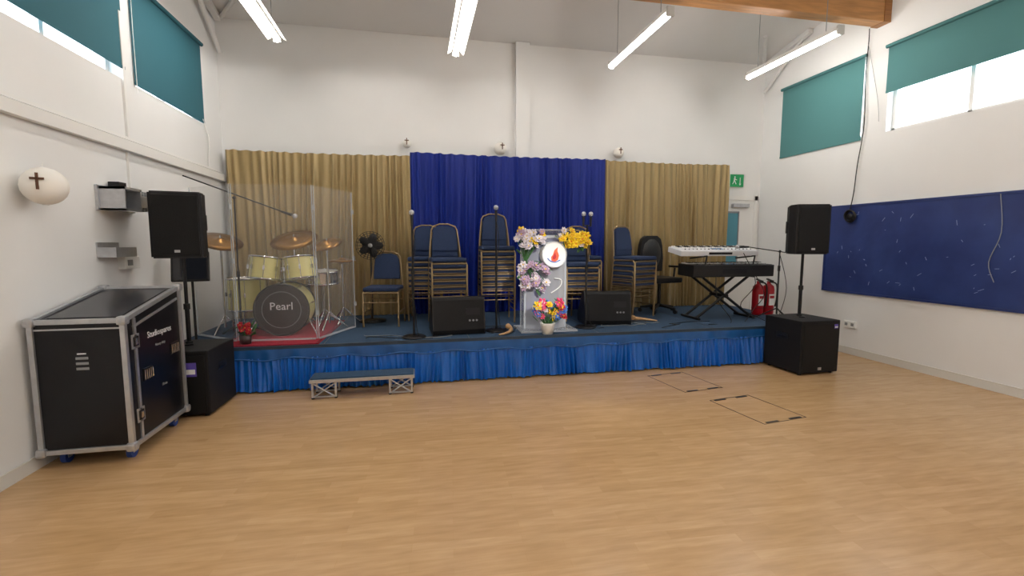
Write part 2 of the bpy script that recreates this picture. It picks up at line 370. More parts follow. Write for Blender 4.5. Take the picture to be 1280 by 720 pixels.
b.done('hanging_cable_coil',(R,5.25,1.8))
# ------------------------------------------------------------ stage
b=B(); x0,x1,y0=-2.45,5.08,5.0
b.bb((x0,y0,S-.05),(x1,6.92,S),CARPET); b.bb((x0+.03,y0+.06,0),(x1-.03,6.9,S-.05),BLK)
b.bb((x0,y0-.012,S-.035),(x1,y0+.01,S+.002),mat('stage_nosing','2A3848',.5))
for i in range(1,5): b.bb((x0+i*1.5-.003,y0,S),(x0+i*1.5+.003,6.9,S+.0015),DARKG)
b.done('stage_platform',(1.3,5.9,0))
def skirt():
    b=B(); rnd=random.Random(9); n=2200; ph=[rnd.uniform(0,6) for _ in range(8)]
    folds=[];x=x0
    while x<x1+.2:
        w=rnd.uniform(.025,.085); folds.append((x,w,rnd.uniform(.4,1.3))); x+=w
    def rowset(zt,zb,nz,m,amp0,amp1,yo,fr,bottomwave,pleat):
        vs=[];fs=[]
        for j in range(nz+1):
            t=j/nz; z=zt+(zb-zt)*t; a=amp0+(amp1-amp0)*t**.7; k=0
            for i in range(n+1):
                x=x0+(x1-x0)*i/n
                q=math.sin(x*fr+2.7*math.sin(x*3.1+ph[0])+ph[1]+.9*t*math.sin(x*5+ph[2]))
                q2=math.sin(x*fr*2.3+ph[3]+2.3*math.sin(x*4.3+ph[4]))
                q3=math.sin(x*fr*.3+ph[5]+1.5*math.sin(x*1.3+ph[6])+t)
                if pleat:
                    xs=x+.025*t*math.sin(x*6+ph[2])
                    while k<len(folds)-1 and xs>folds[k][0]+folds[k][1]: k+=1
                    fx,w,h=folds[k]; u=min(max((xs-fx)/w,0),1)
                    y=yo-a*(.3+1.3*h*(1-abs(math.cos(math.pi*u))**1.5)+.25*q2+.5*(q3+1)*t)
                else: y=yo-a*(1.3+.7*q+.35*q2)
                zz=z+(bottomwave*(q*.5+.5) if j==nz else 0)
                vs.append((x,y,zz))
        for j in range(nz):
            for i in range(n): a=j*(n+1)+i; fs.append((a,a+1,a+n+2,a+n+1))
        b.add(vs,fs,m,True)
    rowset(S-.03,S-.13,6,SATIN2,.003,.012,y0-.012,16,0,False)
    rowset(S-.115,.012,10,SATIN,.010,.034,y0-.012,46,.008,True)
    pts=[(x0+(x1-x0)*i/160,y0-.045-.004*math.sin(i),S-.125+.014*math.sin(i*.55)) for i in range(161)]
    b.tube(pts,.007,SATIN2,n=6)
    b.done('stage_skirt',(1.3,5.0,0))
skirt()
b=B(); b.M=T(Vector((-1.45,5.75,S)))@Matrix.Rotation(math.radians(-2),4,'Z'); b.box((0,0,.006),(.95,1.45,.012),RED)
for sx in (-.46,.46): b.box((sx,0,.008),(.02,1.45,.013),mat('rug_edge','6E1426',.9))
b.done('red_rug',(-1.45,5.75,S))
# ------------------------------------------------------------ step
b=B(); x0s,x1s,ya,yb,h=-1.03,-.04,4.64,4.88,.2
b.bb((x0s,ya,h-.045),(x1s,yb,h-.012),ALU,bev=.003); b.bb((x0s+.012,ya+.012,h-.013),(x1s-.012,yb-.012,h),CARPET)
for xa in (x0s+.02,x1s-.25):
    for yy in (ya+.02,yb-.02):
        b.bb((xa,yy-.01,0),(xa+.018,yy+.01,h-.045),ALU); b.bb((xa+.212,yy-.01,0),(xa+.23,yy+.01,h-.045),ALU)
        b.tube([(xa+.01,yy,.01),(xa+.22,yy,h-.05)],.008,ALU,n=6); b.tube([(xa+.22,yy,.01),(xa+.01,yy,h-.05)],.008,ALU,n=6)
        b.bb((xa,yy-.008,.01),(xa+.23,yy+.008,.024),ALU)
        for q in (xa+.009,xa+.221): b.cyl((q,yy,0),(q,yy,.012),.015,BLK,n=8)
b.done('stage_step',(-.53,4.78,0))
# ------------------------------------------------------------ flight case
b=B(); X0,X1,Y0,Y1,zb=-2.44,-1.92,3.52,4.27,.115; zf,zk=.985,1.135
b.prism([(Y0,zb),(Y1,zb),(Y1,zk),(Y0,zf)],X0,X1,PANEL,ax=0)
sl=math.degrees(math.atan2(zk-zf,Y1-Y0)); e=.032
def edge(p,q,w=e):
    P=Vector(p);Q=Vector(q);d=(Q-P); L_=d.length; c=(P+Q)/2
    ax=max(range(3),key=lambda i:abs(d[i])); sz=[w,w,w]; sz[ax]=L_+w
    b.box(c,sz,ALU,rot=(sl if (ax==1 and abs(d.z)>.01) else 0,0,0),bev=.004)
for x in (X0,X1):
    edge((x,Y0,zb),(x,Y1,zb)); edge((x,Y0,zf),(x,Y1,zk)); edge((x,Y0,zb),(x,Y0,zf)); edge((x,Y1,zb),(x,Y1,zk))
for (y,z) in ((Y0,zb),(Y1,zb),(Y0,zf),(Y1,zk)): edge((X0,y,z),(X1,y,z))
for x in (X0,X1):
    for (y,z) in ((Y0,zb),(Y1,zb),(Y0,zf),(Y1,zk)): b.box((x,y,z),(.062,.062,.062),ALU,bev=.02)
b.box(((X0+X1)/2,(Y0+Y1)/2,(zf+zk)/2+.002),(X1-X0-.1,Y1-Y0-.12,.004),mat('case_lid','26282E',.18),rot=(sl,0,0))
b.bb((X1-.004,Y0+.1,zb),(X1+.010,Y0+.125,zf),ALU)
b.box((X1+.002,(Y0+Y1)/2+.03,(zf+zk)/2-.075),(.012,Y1-Y0-.12,.018),ALU,rot=(sl,0,0))
b.bb((X0,Y0-.006,zf-.055),(X1,Y0+.002,zf-.045),ALU)
def latch(c):
    b.box(c,(.008,.09,.10),ALU,bev=.003); b.box((c[0]+.004,c[1],c[2]),(.006,.06,.065),DARKG); b.box((c[0]+.009,c[1],c[2]),(.008,.025,.045),CHR,bev=.002)
latch((X1+.006,Y0+.11,.82)); latch((X1+.006,Y0+.11,.30))
for (yc,zc) in ((Y0+.24,.56),(Y1-.12,.66)):
    b.box((X1+.003,yc,zc),(.006,.12,.09),DARKG,bev=.002)
    for q in range(5): b.cyl((X1+.01,yc-.05+.025*q,zc-.035),(X1+.01,yc-.05+.025*q,zc+.035),.004,CHR,n=6)
for q in range(3): b.box((X0+.27,Y0-.002,.74-.035*q),(.07,.004,.016),GREY)
b.box((X0+.27,Y0-.002,.77),(.05,.004,.008),TXT)
b.text('Studiospares',.065,T(Vector((X1+.004,Y0+.43,.83)))@rotm((90,0,90)),TXT)
b.text('Heavy duty',.03,T(Vector((X1+.004,Y0+.43,.74)))@rotm((90,0,90)),GREY)
b.text('70 cm',.028,T(Vector((X1+.004,Y0+.45,.42)))@rotm((90,0,90)),GREY)
for x in (X0+.07,X1-.06):
    for y in (Y0+.09,Y1-.09):
        b.bb((x-.04,y-.04,.09),(x+.04,y+.04,.105),ALU); b.cyl((x-.016,y+.01,.045),(x+.016,y+.01,.045),.045,RUB,n=18)
        for sg in (-1,1): b.box((x+sg*.022,y+.005,.07),(.004,.04,.06),ALU)
b.done('flight_case',(-2.18,3.88,0))
# ------------------------------------------------------------ PA
def sub(cx,cy,rz,h,side):
    b=B(); b.M=T(Vector((cx,cy,0)))@Matrix.Rotation(math.radians(rz),4,'Z'); w,d=.53,.54
    b.box((0,0,h/2+.01),(w,d,h-.02),BLK2,bev=.012)
    b.box((0,-d/2+.004,h/2),(w-.05,.02,h-.08),GRILL,bev=.006)
    b.box((0,-d/2-.008,.07),(.045,.004,.03),ALU)
    b.cyl((0,0,h),(0,0,h+.012),.035,DARKG,n=14)
    for sg in (-1,1):
        b.box((sg*(w/2-.001),0,h*.68),(.006,.18,.07),BLK,bev=.002); b.box((sg*(w/2+.0),0,h*.66),(.01,.12,.02),DARKG)
    px,pz,sw,sh=side; b.box((px,-d/2-.007,pz),(sw,.004,sh),STICK); b.box((px,-d/2-.010,pz-sh*.15),(sw*.8,.002,sh*.35),WHT)
    for ax in (-1,1):
        for ay in (-1,1): b.cyl((ax*(w/2-.05),ay*(d/2-.05),0),(ax*(w/2-.05),ay*(d/2-.05),.02),.02,BLK,n=8)
    b.done('subwoofer',(cx,cy,0))
sub(-2.02,4.63,-2,.58,(.13,.42,.09,.12))
sub(4.455,4.66,2,.62,(.2,.55,.05,.05))
def pa(cx,cy,rz,zb,zt=1.365):
    b=B(); b.cyl((cx,cy,zb),(cx,cy,zb+.35),.019,DARKG); b.cyl((cx,cy,zb+.33),(cx,cy,zt+.03),.015,DARKG); b.cyl((cx,cy,zb+.31),(cx,cy,zb+.36),.026,BLK); b.cyl((cx,cy,zb),(cx,cy,zb+.02),.03,BLK)
    b.M=T(Vector((cx,cy,zt)))@Matrix.Rotation(math.radians(rz),4,'Z'); h=.565
    pl=[(-.19,-.17),(-.17,-.185),(.17,-.185),(.19,-.17),(.195,-.03),(.12,.16),(.1,.17),(-.1,.17),(-.12,.16),(-.195,-.03)]
    b.prism(pl,.012,h-.012,BLK2,ax=2); sh=[(x*.94,y*.94) for x,y in pl]
    b.prism(sh,0,.012,BLK,ax=2); b.prism(sh,h-.012,h,BLK,ax=2)
    b.box((0,-.188,h/2),(.33,.014,h-.06),GRILL,bev=.006); b.box((0,-.197,.06),(.04,.004,.022),ALU)
    for sg in (-1,1): b.box((sg*.165,.06,h*.55),(.03,.07,.14),BLK,rot=(0,0,sg*22),bev=.006)
    b.box((0,.0,h+.004),(.12,.04,.012),BLK,bev=.004)
    b.done('pa_speaker',(cx,cy,zb))
pa(-2.03,4.66,12,.592); pa(4.455,4.7,-14,.632)
# ------------------------------------------------------------ chairs
def chair(b,M,full=True):
    b.M=M; r=.0125
    for sx in (-1,1):
        b.tube([(sx*.215,-.215,0),(sx*.215,-.21,.40),(sx*.205,-.17,.43),(sx*.205,.17,.43)],r,BRASS,n=6)
        b.tube([(sx*.215,.235,0),(sx*.205,.19,.42),(sx*.19,.215,.62),(sx*.165,.255,.84)],r,BRASS,n=6)
        b.tube([(sx*.213,-.208,.17),(sx*.208,.215,.17)],.008,BRASS,n=6)
    b.tube([(-.165,.255,.84),(-.14,.262,.885),(-.06,.268,.915),(.06,.268,.915),(.14,.262,.885),(.165,.255,.84)],r,BRASS,n=6)
    b.tube([(-.21,-.205,.3),(.21,-.205,.3)],.008,BRASS,n=6); b.tube([(-.205,.2,.3),(.205,.2,.3)],.008,BRASS,n=6)
    b.tube([(-.21,-.212,.418),(.21,-.212,.418)],.012,BRASS,n=6)
    b.box((0,-.015,.462),(.425,.42,.052),BLUEF,bev=.02)
    pl=[(-.175,.56),(.175,.56),(.17,.7),(.155,.83),(.13,.875),(.06,.9),(-.06,.9),(-.13,.875),(-.155,.83),(-.17,.7)]
    MM=b.M; b.M=MM@T(Vector((0,.215,.56)))@rotm((-8,0,0))@T(Vector((0,0,-.56)))
    b.prism([(x*.97,.56+(z-.56)*.98) for x,z in pl],-.022,.018,BLUEF,ax=1); b.prism([(x*.9,.56+(z-.56)*.93+.01) for x,z in pl],-.032,.026,BLUEF,ax=1); b.M=Matrix()
def stack(x,y,n,rz,name='chair_stack',step=.072):
    b=B()
    for i in range(n): chair(b,T(Vector((x,y,S+.002+step*i)))@Matrix.Rotation(math.radians(rz),4,'Z')@T(Vector((0,-.006*i,0))))
    b.done(name,(x,y,S+.002))
stack(-.41,6.1,1,-8,'banquet_chair')
stack(.12,6.46,6,-5); stack(.38,5.98,6,4); stack(1.03,6.1,8,-2); stack(2.36,6.48,6,0); stack(2.14,5.99,5,-4)
stack(2.99,6.12,6,22)
# office chair
b=B(); b.M=T(Vector((3.55,6.36,S)))@Matrix.Rotation(math.radians(12),4,'Z')
for i in range(5):
    a=i*2*math.pi/5; c,s_=math.cos(a),math.sin(a); b.tube([(0,0,.11),(.27*c,.27*s_,.07)],[.025,.016],BLK,n=6); b.cyl((.27*c-.015*s_,.27*s_+.015*c,.03),(.27*c+.015*s_,.27*s_-.015*c,.03),.03,BLK,n=10)
b.cyl((0,0,.08),(0,0,.46),.025,DARKG); b.box((0,0,.49),(.48,.46,.08),BLK,bev=.03)
b.prism([(-.21,.6),(.21,.6),(.225,.8),(.2,1.0),(.17,1.09),(.1,1.14),(-.1,1.14),(-.17,1.09),(-.2,1.0),(-.225,.8)],.19,.26,BLK,ax=1,sm=True)
b.ball((0,.2,.86),(.19,.05,.24),BLK); b.tube([(0,.05,.46),(0,.27,.47),(0,.27,.75)],.02,BLK)
for sx in (-1,1): b.tube([(sx*.2,.0,.47),(sx*.27,.0,.5),(sx*.27,-.02,.66)],.014,BLK); b.box((sx*.27,-.02,.68),(.05,.24,.03),BLK,bev=.01)
b.done('office_chair',(3.55,6.36,S))
# ------------------------------------------------------------ mic stands
def mic(b,p,d):
    P=Vector(p);D=Vector(d).normalized()
    b.tube([P,P+D*.12],[.012,.017],BLK,n=10); b.ball(P+D*.15,.028,ALU,12,8); b.torus(P+D*.128,.024,.004,CHR,n=14,k=6)
def stand_straight(x,y,top,two=False):
    b=B(); b.lathe([(0,0),(.13,0),(.13,.012),(.11,.022),(.03,.03),(0,.03)],(x,y,S+.001),DARKG,n=24)
    b.cyl((x,y,S+.02),(x,y,S+.75),.0125,BLK); b.cyl((x,y,S+.72),(x,y,top-.16),.010,DARKG); b.cyl((x,y,S+.70),(x,y,S+.76),.019,BLK)
    if two:
        b.tube([(x-.05,y,top-.17),(x+.05,y,top-.17)],.007,BLK); mic(b,(x-.045,y,top-.18),(0,0,1)); mic(b,(x+.045,y,top-.18),(0,0,1))
    else: mic(b,(x,y,top-.18),(0,0,1))
    # cable looped down the stand
    b.tube([(x,y-.012,top-.18),(x+.03,y-.02,top-.4),(x-.015,y-.02,S+.6),(x+.02,y-.02,S+.3),(x+.05,y-.06,S+.03),(x+.2,y-.1,S+.008)],.004,BLK,sub=5,n=5)
    b.done('microphone_stand',(x,y,S))
stand_straight(-.04,5.16,1.85); stand_straight(.91,5.36,1.93); stand_straight(2.02,5.36,1.87,True)
def tri(b,x,y,top):
    for i in range(3):
        a=.5+i*2.094; b.tube([(x,y,S+.16),(x+.28*math.cos(a),y+.28*math.sin(a),S+.012)],.008,BLK,n=6); b.ball((x+.28*math.cos(a),y+.28*math.sin(a),S+.014),.012,BLK,8,6)
    b.cyl((x,y,S+.08),(x,y,S+.7),.011,BLK); b.cyl((x,y,S+.68),(x,y,top),.008,DARKG); b.cyl((x,y,S+.66),(x,y,S+.73),.017,BLK); b.ball((x,y,top),.018,BLK)
b=B(); tri(b,4.74,5.38,1.38); b.tube([(4.85,5.34,1.36),(4.35,5.5,1.44)],.006,DARKG); mic(b,(4.36,5.5,1.44),(-1,.3,0)); b.tube([(4.72,5.37,1.38),(4.8,5.3,.9),(4.7,5.3,.5)],.004,BLK,sub=5); b.done('boom_microphone_stand',(4.74,5.38,S))
b=B(); tri(b,-1.92,5.62,1.98); b.tube([(-2.32,5.42,2.18),(-1.45,5.67,1.84)],.007,DARKG); mic(b,(-1.47,5.67,1.845),(1,.2,-.35)); b.done('boom_microphone_stand',(-1.92,5.62,S))
# ------------------------------------------------------------ wedges
def wedge(x,y,rz,w=.58,h=.42):
    b=B(); b.M=T(Vector((x,y,S)))@Matrix.Rotation(math.radians(rz),4,'Z')
    b.prism([(0,.01),(-.015,.06),(.04,h-.03),(.06,h),(.16,h),(.44,.12),(.44,.01)],-w/2,w/2,BLK2,ax=0)
    for sx in (-1,1): b.prism([(-.003,.005),(-.018,.06),(.037,h-.03),(.058,h+.004),(.163,h+.004),(.445,.12),(.445,.005)],sx*w/2-.006,sx*w/2+.006,BLK,ax=0)
    b.M=b.M@T(Vector((0,.305,.265)))@rotm((-45,0,0)); b.box((0,0,0),(w-.08,.36,.012),GRILL,bev=.004); 
    b.M=T(Vector((x,y,S)))@Matrix.Rotation(math.radians(rz),4,'Z')@rotm((-8,0,0))
    b.box((.16,-.013,.2),(.16,.012,.2),DARKG); b.box((-.08,-.012,.2),(.07,.01,.025),GREY); b.box((-.2,-.012,.12),(.05,.01,.03),GREY)
    for q in range(3): b.cyl((.12+.04*q,-.018,.16),(.12+.04*q,-.028,.16),.012,GREY,n=10)
    b.M=Matrix(); b.done('stage_monitor_wedge',(x,y,S))
wedge(.46,5.2,4); wedge(2.35,5.45,-8)
# ------------------------------------------------------------ lectern
b=B(); cx,cy=1.5,5.3
b.bb((cx-.34,cy-.17,S+.001),(cx+.34,cy+.28,S+.022),LECT,bev=.004)
vs=[];fs=[];n=16
for j in range(2):
    for i in range(n+1):
        t=-1+2*i/n; x=cx+t*.25; yv=cy-.05+.10*t*t
        vs.append((x,yv,S+.022+j*1.08))
for i in range(n): fs.append((i,i+1,n+2+i,n+1+i))
b.add(vs,fs,LECT,True)
for sx in (-1,1): b.bb((cx+sx*.25-.006,cy+.05,S+.022),(cx+sx*.25+.006,cy+.27,S+1.08),LECT); b.cyl((cx+sx*.25,cy+.05,S+.02),(cx+sx*.25,cy+.05,S+1.1),.013,ACR2,n=8); b.cyl((cx+sx*.25,cy+.27,S+.02),(cx+sx*.25,cy+.27,S+1.15),.008,ACR2,n=8)
b.box((cx,cy+.1,S+1.14),(.62,.42,.014),LECT,rot=(-12,0,0),bev=.004); b.box((cx,cy-.105,S+1.108),(.62,.016,.03),ACR2)
b.cyl((cx+.05,cy-.06,S+.90),(cx+.05,cy-.15,S+.90),.15,WHT,n=32); b.torus((cx+.05,cy-.151,S+.90),.145,.007,ALU,rot=(90,0,0),n=32)
fl=[(.0,-.1),(.05,-.07),(.065,-.01),(.04,.05),(.045,.1),(.0,.06),(-.02,.0),(-.045,-.03),(-.04,-.08)]
b.prism([(cx+.05+a*.85,S+.9+c*.85) for a,c in fl],cy-.157,cy-.151,ORG,ax=1)
b.prism([(cx+.045+a*.4,S+.885+c*.4) for a,c in fl],cy-.161,cy-.157,REDF,ax=1)
b.tube([(cx-.03,cy-.152,S+.86),(cx+.0,cy-.154,S+.83),(cx+.06,cy-.154,S+.815),(cx+.12,cy-.152,S+.84)],.006,BLF,sub=4,n=5)
for sg in (-1,1):
    for zz in (.3,.6):
        b.tube([(cx+sg*.04,cy-.065,S+zz-.15),(cx+sg*.15,cy-.05,S+zz-.08),(cx+sg*.17,cy-.04,S+zz),(cx+sg*.08,cy-.06,S+zz+.02)],.006,WHT,sub=6,n=6)
b.done('acrylic_lectern',(cx,cy,S))
def bloom(b,c,r,m,seed):
    rd=random.Random(seed); d=Vector((rd.uniform(-.6,.6),rd.uniform(-1,-.3),rd.uniform(-.1,.9))).normalized(); q=d.to_track_quat('Z','Y').to_matrix().to_4x4()
    MM=b.M; b.M=MM@T(Vector(c))@q
    for ring,(k,rr,tl,zz) in enumerate(((6,.6,20,0),(5,.35,48,.25*r))):
        for i in range(k):
            a=360*i/k+ring*30; M2=b.M; b.M=M2@rotm((0,0,a))@T(Vector((r*rr,0,zz)))@rotm((0,-tl,0)); b.ball((0,0,0),(r*.48,r*.34,r*.09),m,8,4); b.M=M2
    b.ball((0,0,r*.2),r*.18,YEL if m is not YEL else ORG,6,4); b.M=MM
def bouquet(name,base,blooms,leaves=14,stem=True,pot=None,spread=.15):
    b=B(); rd=random.Random(sum(map(ord,name))+len(blooms)); bx=Vector(base)
    if pot: pot(b,bx)
    for i,(c,r,m) in enumerate(blooms):
        bloom(b,c,r,m,i)
        if stem: b.tube([bx+Vector((0,0,.08 if pot else 0)),(bx+Vector(c))/2+Vector((0,.02,.03)),Vector(c)],.004,LEAF,sub=3,n=5)
    for i in range(leaves):
        c=Vector(blooms[rd.randrange(len(blooms))][0])+Vector((rd.uniform(-.06,.06),rd.uniform(0,.05),rd.uniform(-.07,.04)))
        b.ball(c,(.05,.016,.004),LEAF,8,4,rot=(rd.uniform(-60,60),rd.uniform(-60,60),rd.uniform(0,180)))
    b.done(name,base)
rd=random.Random(11)
def cloud(c,sx,sy,sz,n,r,ms): return [((c[0]+rd.uniform(-sx,sx),c[1]+rd.uniform(-sy,sy),c[2]+rd.uniform(-sz,sz)),r*rd.uniform(.7,1.2),rd.choice(ms)) for _ in range(n)]
bouquet('yellow_flower_spray',(cx+.28,cy-.1,S+.98),cloud((cx+.27,cy-.16,S+1.09),.16,.04,.09,34,.054,[YEL,YEL,YEL,WHF]),16)
bouquet('white_flower_spray',(cx-.28,cy-.1,S+.8),cloud((cx-.24,cy-.14,S+1.08),.16,.04,.09,34,.05,[WHF,LIL,WHF,WHF,YEL])+cloud((cx-.18,cy-.14,S+.66),.17,.04,.15,40,.048,[LIL,WHF,LIL]),30,stem=True)
def pot(b,p): b.lathe([(0,0),(.06,0),(.085,.12),(.09,.13),(.075,.13),(.07,.1),(0,.1)],(p.x,p.y,p.z),WHT,n=20)
bouquet('mixed_flower_bouquet',(cx-.05,cy-.24,S+.001),cloud((cx-.02,cy-.27,S+.28),.18,.05,.09,34,.05,[PINK,YEL,WHF,REDF,BLF,PINK]),22,pot=pot)
bouquet('potted_poinsettia',(-1.72,5.13,S+.001),cloud((-1.72,5.13,S+.17),.05,.04,.05,10,.032,[REDF]),16,pot=lambda b,p: b.lathe([(0,0),(.05,0),(.06,.1),(.05,.1),(0,.09)],(p.x,p.y,p.z),mat('pot_dark','3A2A2A',.5),n=16))
# horns
for (x,y,rz) in ((1.0,5.14,40),(2.95,5.62,150)):
    b=B(); b.M=T(Vector((x,y,S+.032)))@Matrix.Rotation(math.radians(rz),4,'Z'); b.tube([(-.15,0,-.015),(-.05,-.02,-.01),(.06,0,0),(.13,.06,.01),(.15,.12,.03)],[.008,.014,.02,.026,.033],HORN,sub=6,n=12); b.M=Matrix(); b.done('shofar_horn',(x,y,S))
# ------------------------------------------------------------ keyboards
b=B(); bx,by=4.1,5.72
for yy in (by-.12,by+.14):
    b.tube([(bx-.42,yy,S+.02),(bx+.38,yy,S+.60)],.018,BLK,n=6); b.tube([(bx+.42,yy,S+.02),(bx-.38,yy,S+.60)],.018,BLK,n=6)
for sx in (-1,1): b.tube([(bx+sx*.42,by-.2,S+.02),(bx+sx*.42,by+.22,S+.02)],.018,BLK,n=6); b.tube([(bx+sx*.38,by-.2,S+.58),(bx+sx*.38,by+.2,S+.58)],.014,BLK,n=6); b.tube([(bx+sx*.36,by-.16,S+.60),(bx+sx*.36,by-.22,S+.86),(bx+sx*.36,by+.16,S+.82)],.012,BLK,n=6)
b.cyl((bx,by-.16,S+.32),(bx,by+.18,S+.32),.03,DARKG,n=10)
def keys(x0,x1,y,z,d,h,mb,tilt,screen=True):
    b.M=T(Vector(((x0+x1)/2,y,z)))@rotm((tilt,0,0)); w=x1-x0
    b.box((0,0,0),(w,d,h),mb,bev=.012); b.box((0,-d*.22,h/2+.002),(w*.96,d*.45,.004),BLK if mb is BLK else mb)
    b.box((0,d*.26,h/2+.006),(w*.93,d*.42,.014),WHT)
    n=int(w/.035)
    for i in range(n):
        if i%7 not in (2,6): b.box((-w*.46+(i+.9)*w*.93/n,d*.2,h/2+.016),(.013,d*.26,.012),BLK)
    for i in range(18): b.cyl((-w*.42+i*w*.05,-d*.3,h/2),(-w*.42+i*w*.05,-d*.3,h/2+.016),.008,GREY if i%3 else BLK,n=8)
    b.box((0,-d*.2,h/2+.008),(.16,.06,.006),mat('lcd_blue','7AA8D8',.2))
    b.box((0,-d/2-.001,0),(w*.3,.004,h*.4),DARKG); b.M=Matrix()
keys(3.40,4.56,5.72,S+.92,.34,.075,mat('keyboard_silver','E2E4E8',.35),9)
keys(3.56,4.78,5.7,S+.665,.38,.16,BLK,2)
b.tube([(4.3,5.52,S+.9),(4.45,5.45,S+.5),(4.2,5.4,S+.2),(4.5,5.3,S+.01)],.005,BLK,sub=6); b.tube([(3.9,5.52,S+.6),(3.85,5.4,S+.3),(4.0,5.3,S+.01),(3.6,5.2,S+.01)],.005,BLK,sub=6)
b.tube([(4.5,5.52,S+.6),(4.55,5.4,S+.35),(4.4,5.4,S+.15),(4.2,5.3,S+.01)],.005,BLK,sub=6)
b.done('keyboards_on_stand',(bx,by,S))
# ------------------------------------------------------------ extinguishers
def ext(x,y,m):
    b=B(); z=S; b.lathe([(0,0),(.07,0),(.078,.02),(.078,.36),(.07,.41),(.035,.44),(.025,.45),(.025,.48),(0,.48)],(x,y,z),m,n=22)
    b.box((x,y-.02,z+.5),(.03,.12,.018),BLK,rot=(12,0,0)); b.box((x,y-.02,z+.475),(.03,.09,.015),BLK); b.cyl((x,y,z+.46),(x,y,z+.5),.02,CHR)
    b.tube([(x+.02,y,z+.47),(x+.07,y-.07,z+.44),(x+.075,y-.08,z+.25),(x+.06,y-.07,z+.12)],.011,BLK,sub=5,n=8)
    b.bb((x-.045,y-.082,z+.14),(x+.035,y-.068,z+.3),WHT); b.bb((x-.04,y-.084,z+.24),(x+.03,y-.081,z+.28),FRED); b.torus((x,y,z+.1),.079,.003,BLK,n=22,k=6)
    b.done('fire_extinguisher',(x,y,z))
ext(4.82,5.84,FRED); ext(4.99,5.84,FRED)
# ------------------------------------------------------------ drums
b=B(); 
def drum(c,r,h,rot,shell=CREAM,hd=HEAD,logo=False):
    MM=b.M; b.M=MM@T(Vector(c))@rotm(rot)
    b.lathe([(r,-h/2),(r,h/2)],(0,0,0),shell,n=36); b.lathe([(0,h/2+.002),(r,h/2+.002)],(0,0,0),hd,n=36); b.lathe([(0,-h/2-.002),(r,-h/2-.002)],(0,0,0),HEAD,n=36)
    for z in (-h/2,h/2): b.torus((0,0,z),r+.006,.011,CHR if not logo else BLK,n=36)
    for i in range(8):
        a=i*math.pi/4+.2; x,y=(r+.016)*math.cos(a),(r+.016)*math.sin(a); b.cyl((x,y,-h/2),(x,y,h/2),.004,CHR,n=5); b.box((x*.99,y*.99,0),(.02,.02,.045),CHR,rot=(0,0,math.degrees(a)))
    b.M=MM
BH=mat('bass_head_dark','2E282A',.35)
drum((-1.46,5.66,S+.012+.29),.275,.36,(90,0,0),hd=BH,logo=True)
b.text('Pearl',.12,T(Vector((-1.46,5.473,S+.34)))@rotm((90,0,0)),TXT)
b.torus((-1.46,5.476,S+.302),.20,.003,GREY,rot=(90,0,0),n=36)
for sx in (-1,1): b.tube([(-1.46+sx*.26,5.54,S+.2),(-1.46+sx*.36,5.46,S+.014)],.008,CHR,n=6)
drum((-1.66,5.66,S+.755),.155,.24,(-6,6,0)); drum((-1.29,5.66,S+.755),.155,.24,(-6,-6,0))
b.cyl((-1.47,5.68,S+.56),(-1.47,5.68,S+.78),.016,CHR); b.tube([(-1.64,5.68,S+.74),(-1.29,5.68,S+.74)],.01,CHR)
drum((-1.96,5.98,S+.44),.2,.36,(0,0,0)); drum((-1.12,6.05,S+.62),.18,.14,(5,0,0),shell=CHR)
for i in range(3):
    a=i*2.094; b.cyl((-1.96+.21*math.cos(a),5.98+.21*math.sin(a),S+.012),(-1.96+.21*math.cos(a),5.98+.21*math.sin(a),S+.5),.007,CHR,n=6)
def tripod(x,y,h):
    for i in range(3):
        a=.3+i*2.094; b.tube([(x,y,S+.22),(x+.2*math.cos(a),y+.2*math.sin(a),S+.02)],.009,CHR,n=6)
    b.cyl((x,y,S+.08),(x,y,S+h),.011,CHR)
def cymbal(x,y,z,r,rx,ry,st=True):
    if st: tripod(x,y,z-S-.005)
    b.lathe([(.004,.03),(.03,.028),(.045,.012),(r*.6,.004),(r,-.012),(r*.6,.002),(.045,.010),(.0,.026)],(x,y,z),CYM,n=36,rot=(rx,ry,0)); b.cyl((x,y,z+.01),(x,y,z+.06),.008,CHR,n=8)
tripod(-1.12,6.05,.54)
cymbal(-2.14,5.78,S+1.06,.23,20,18); cymbal(-1.45,6.1,S+1.08,.27,26,-6); cymbal(-1.03,5.84,S+1.03,.18,24,-12); cymbal(-.92,6.2,S+.82,.17,4,0); cymbal(-.92,6.2,S+.80,.17,184,0,False)
b.cyl((-1.5,6.35,S+.42),(-1.5,6.35,S+.5),.16,BLK,n=24); tripod(-1.5,6.35,.44)
b.done('drum_kit',(-1.46,5.8,S+.012))
# shield
b=B(); pts=[(-2.4,5.72),(-1.84,5.26),(-1.04,5.22),(-.74,5.9)]
for (p,q) in zip(pts[:-1],pts[1:]):
    P=Vector((*p,0));Q=Vector((*q,0)); d=Q-P; a=math.degrees(math.atan2(d.y,d.x)); c=(P+Q)/2
    b.box((c.x,c.y,S+.02+.81),(d.length-.02,.008,1.6),ACR,rot=(0,0,a))
    for e_ in (P+d*.015,Q-d*.015): b.cyl((e_.x,e_.y,S+.02),(e_.x,e_.y,S+1.63),.006,ACR2,n=6)
    for zz in (.3,.85,1.4): b.box((Q.x,Q.y,S+zz),(.03,.02,.05),ACR2,rot=(0,0,a))
    b.box((c.x,c.y,S+.02),(d.length-.05,.03,.015),ACR2,rot=(0,0,a))
b.done('drum_shield',(-1.5,5.5,S))
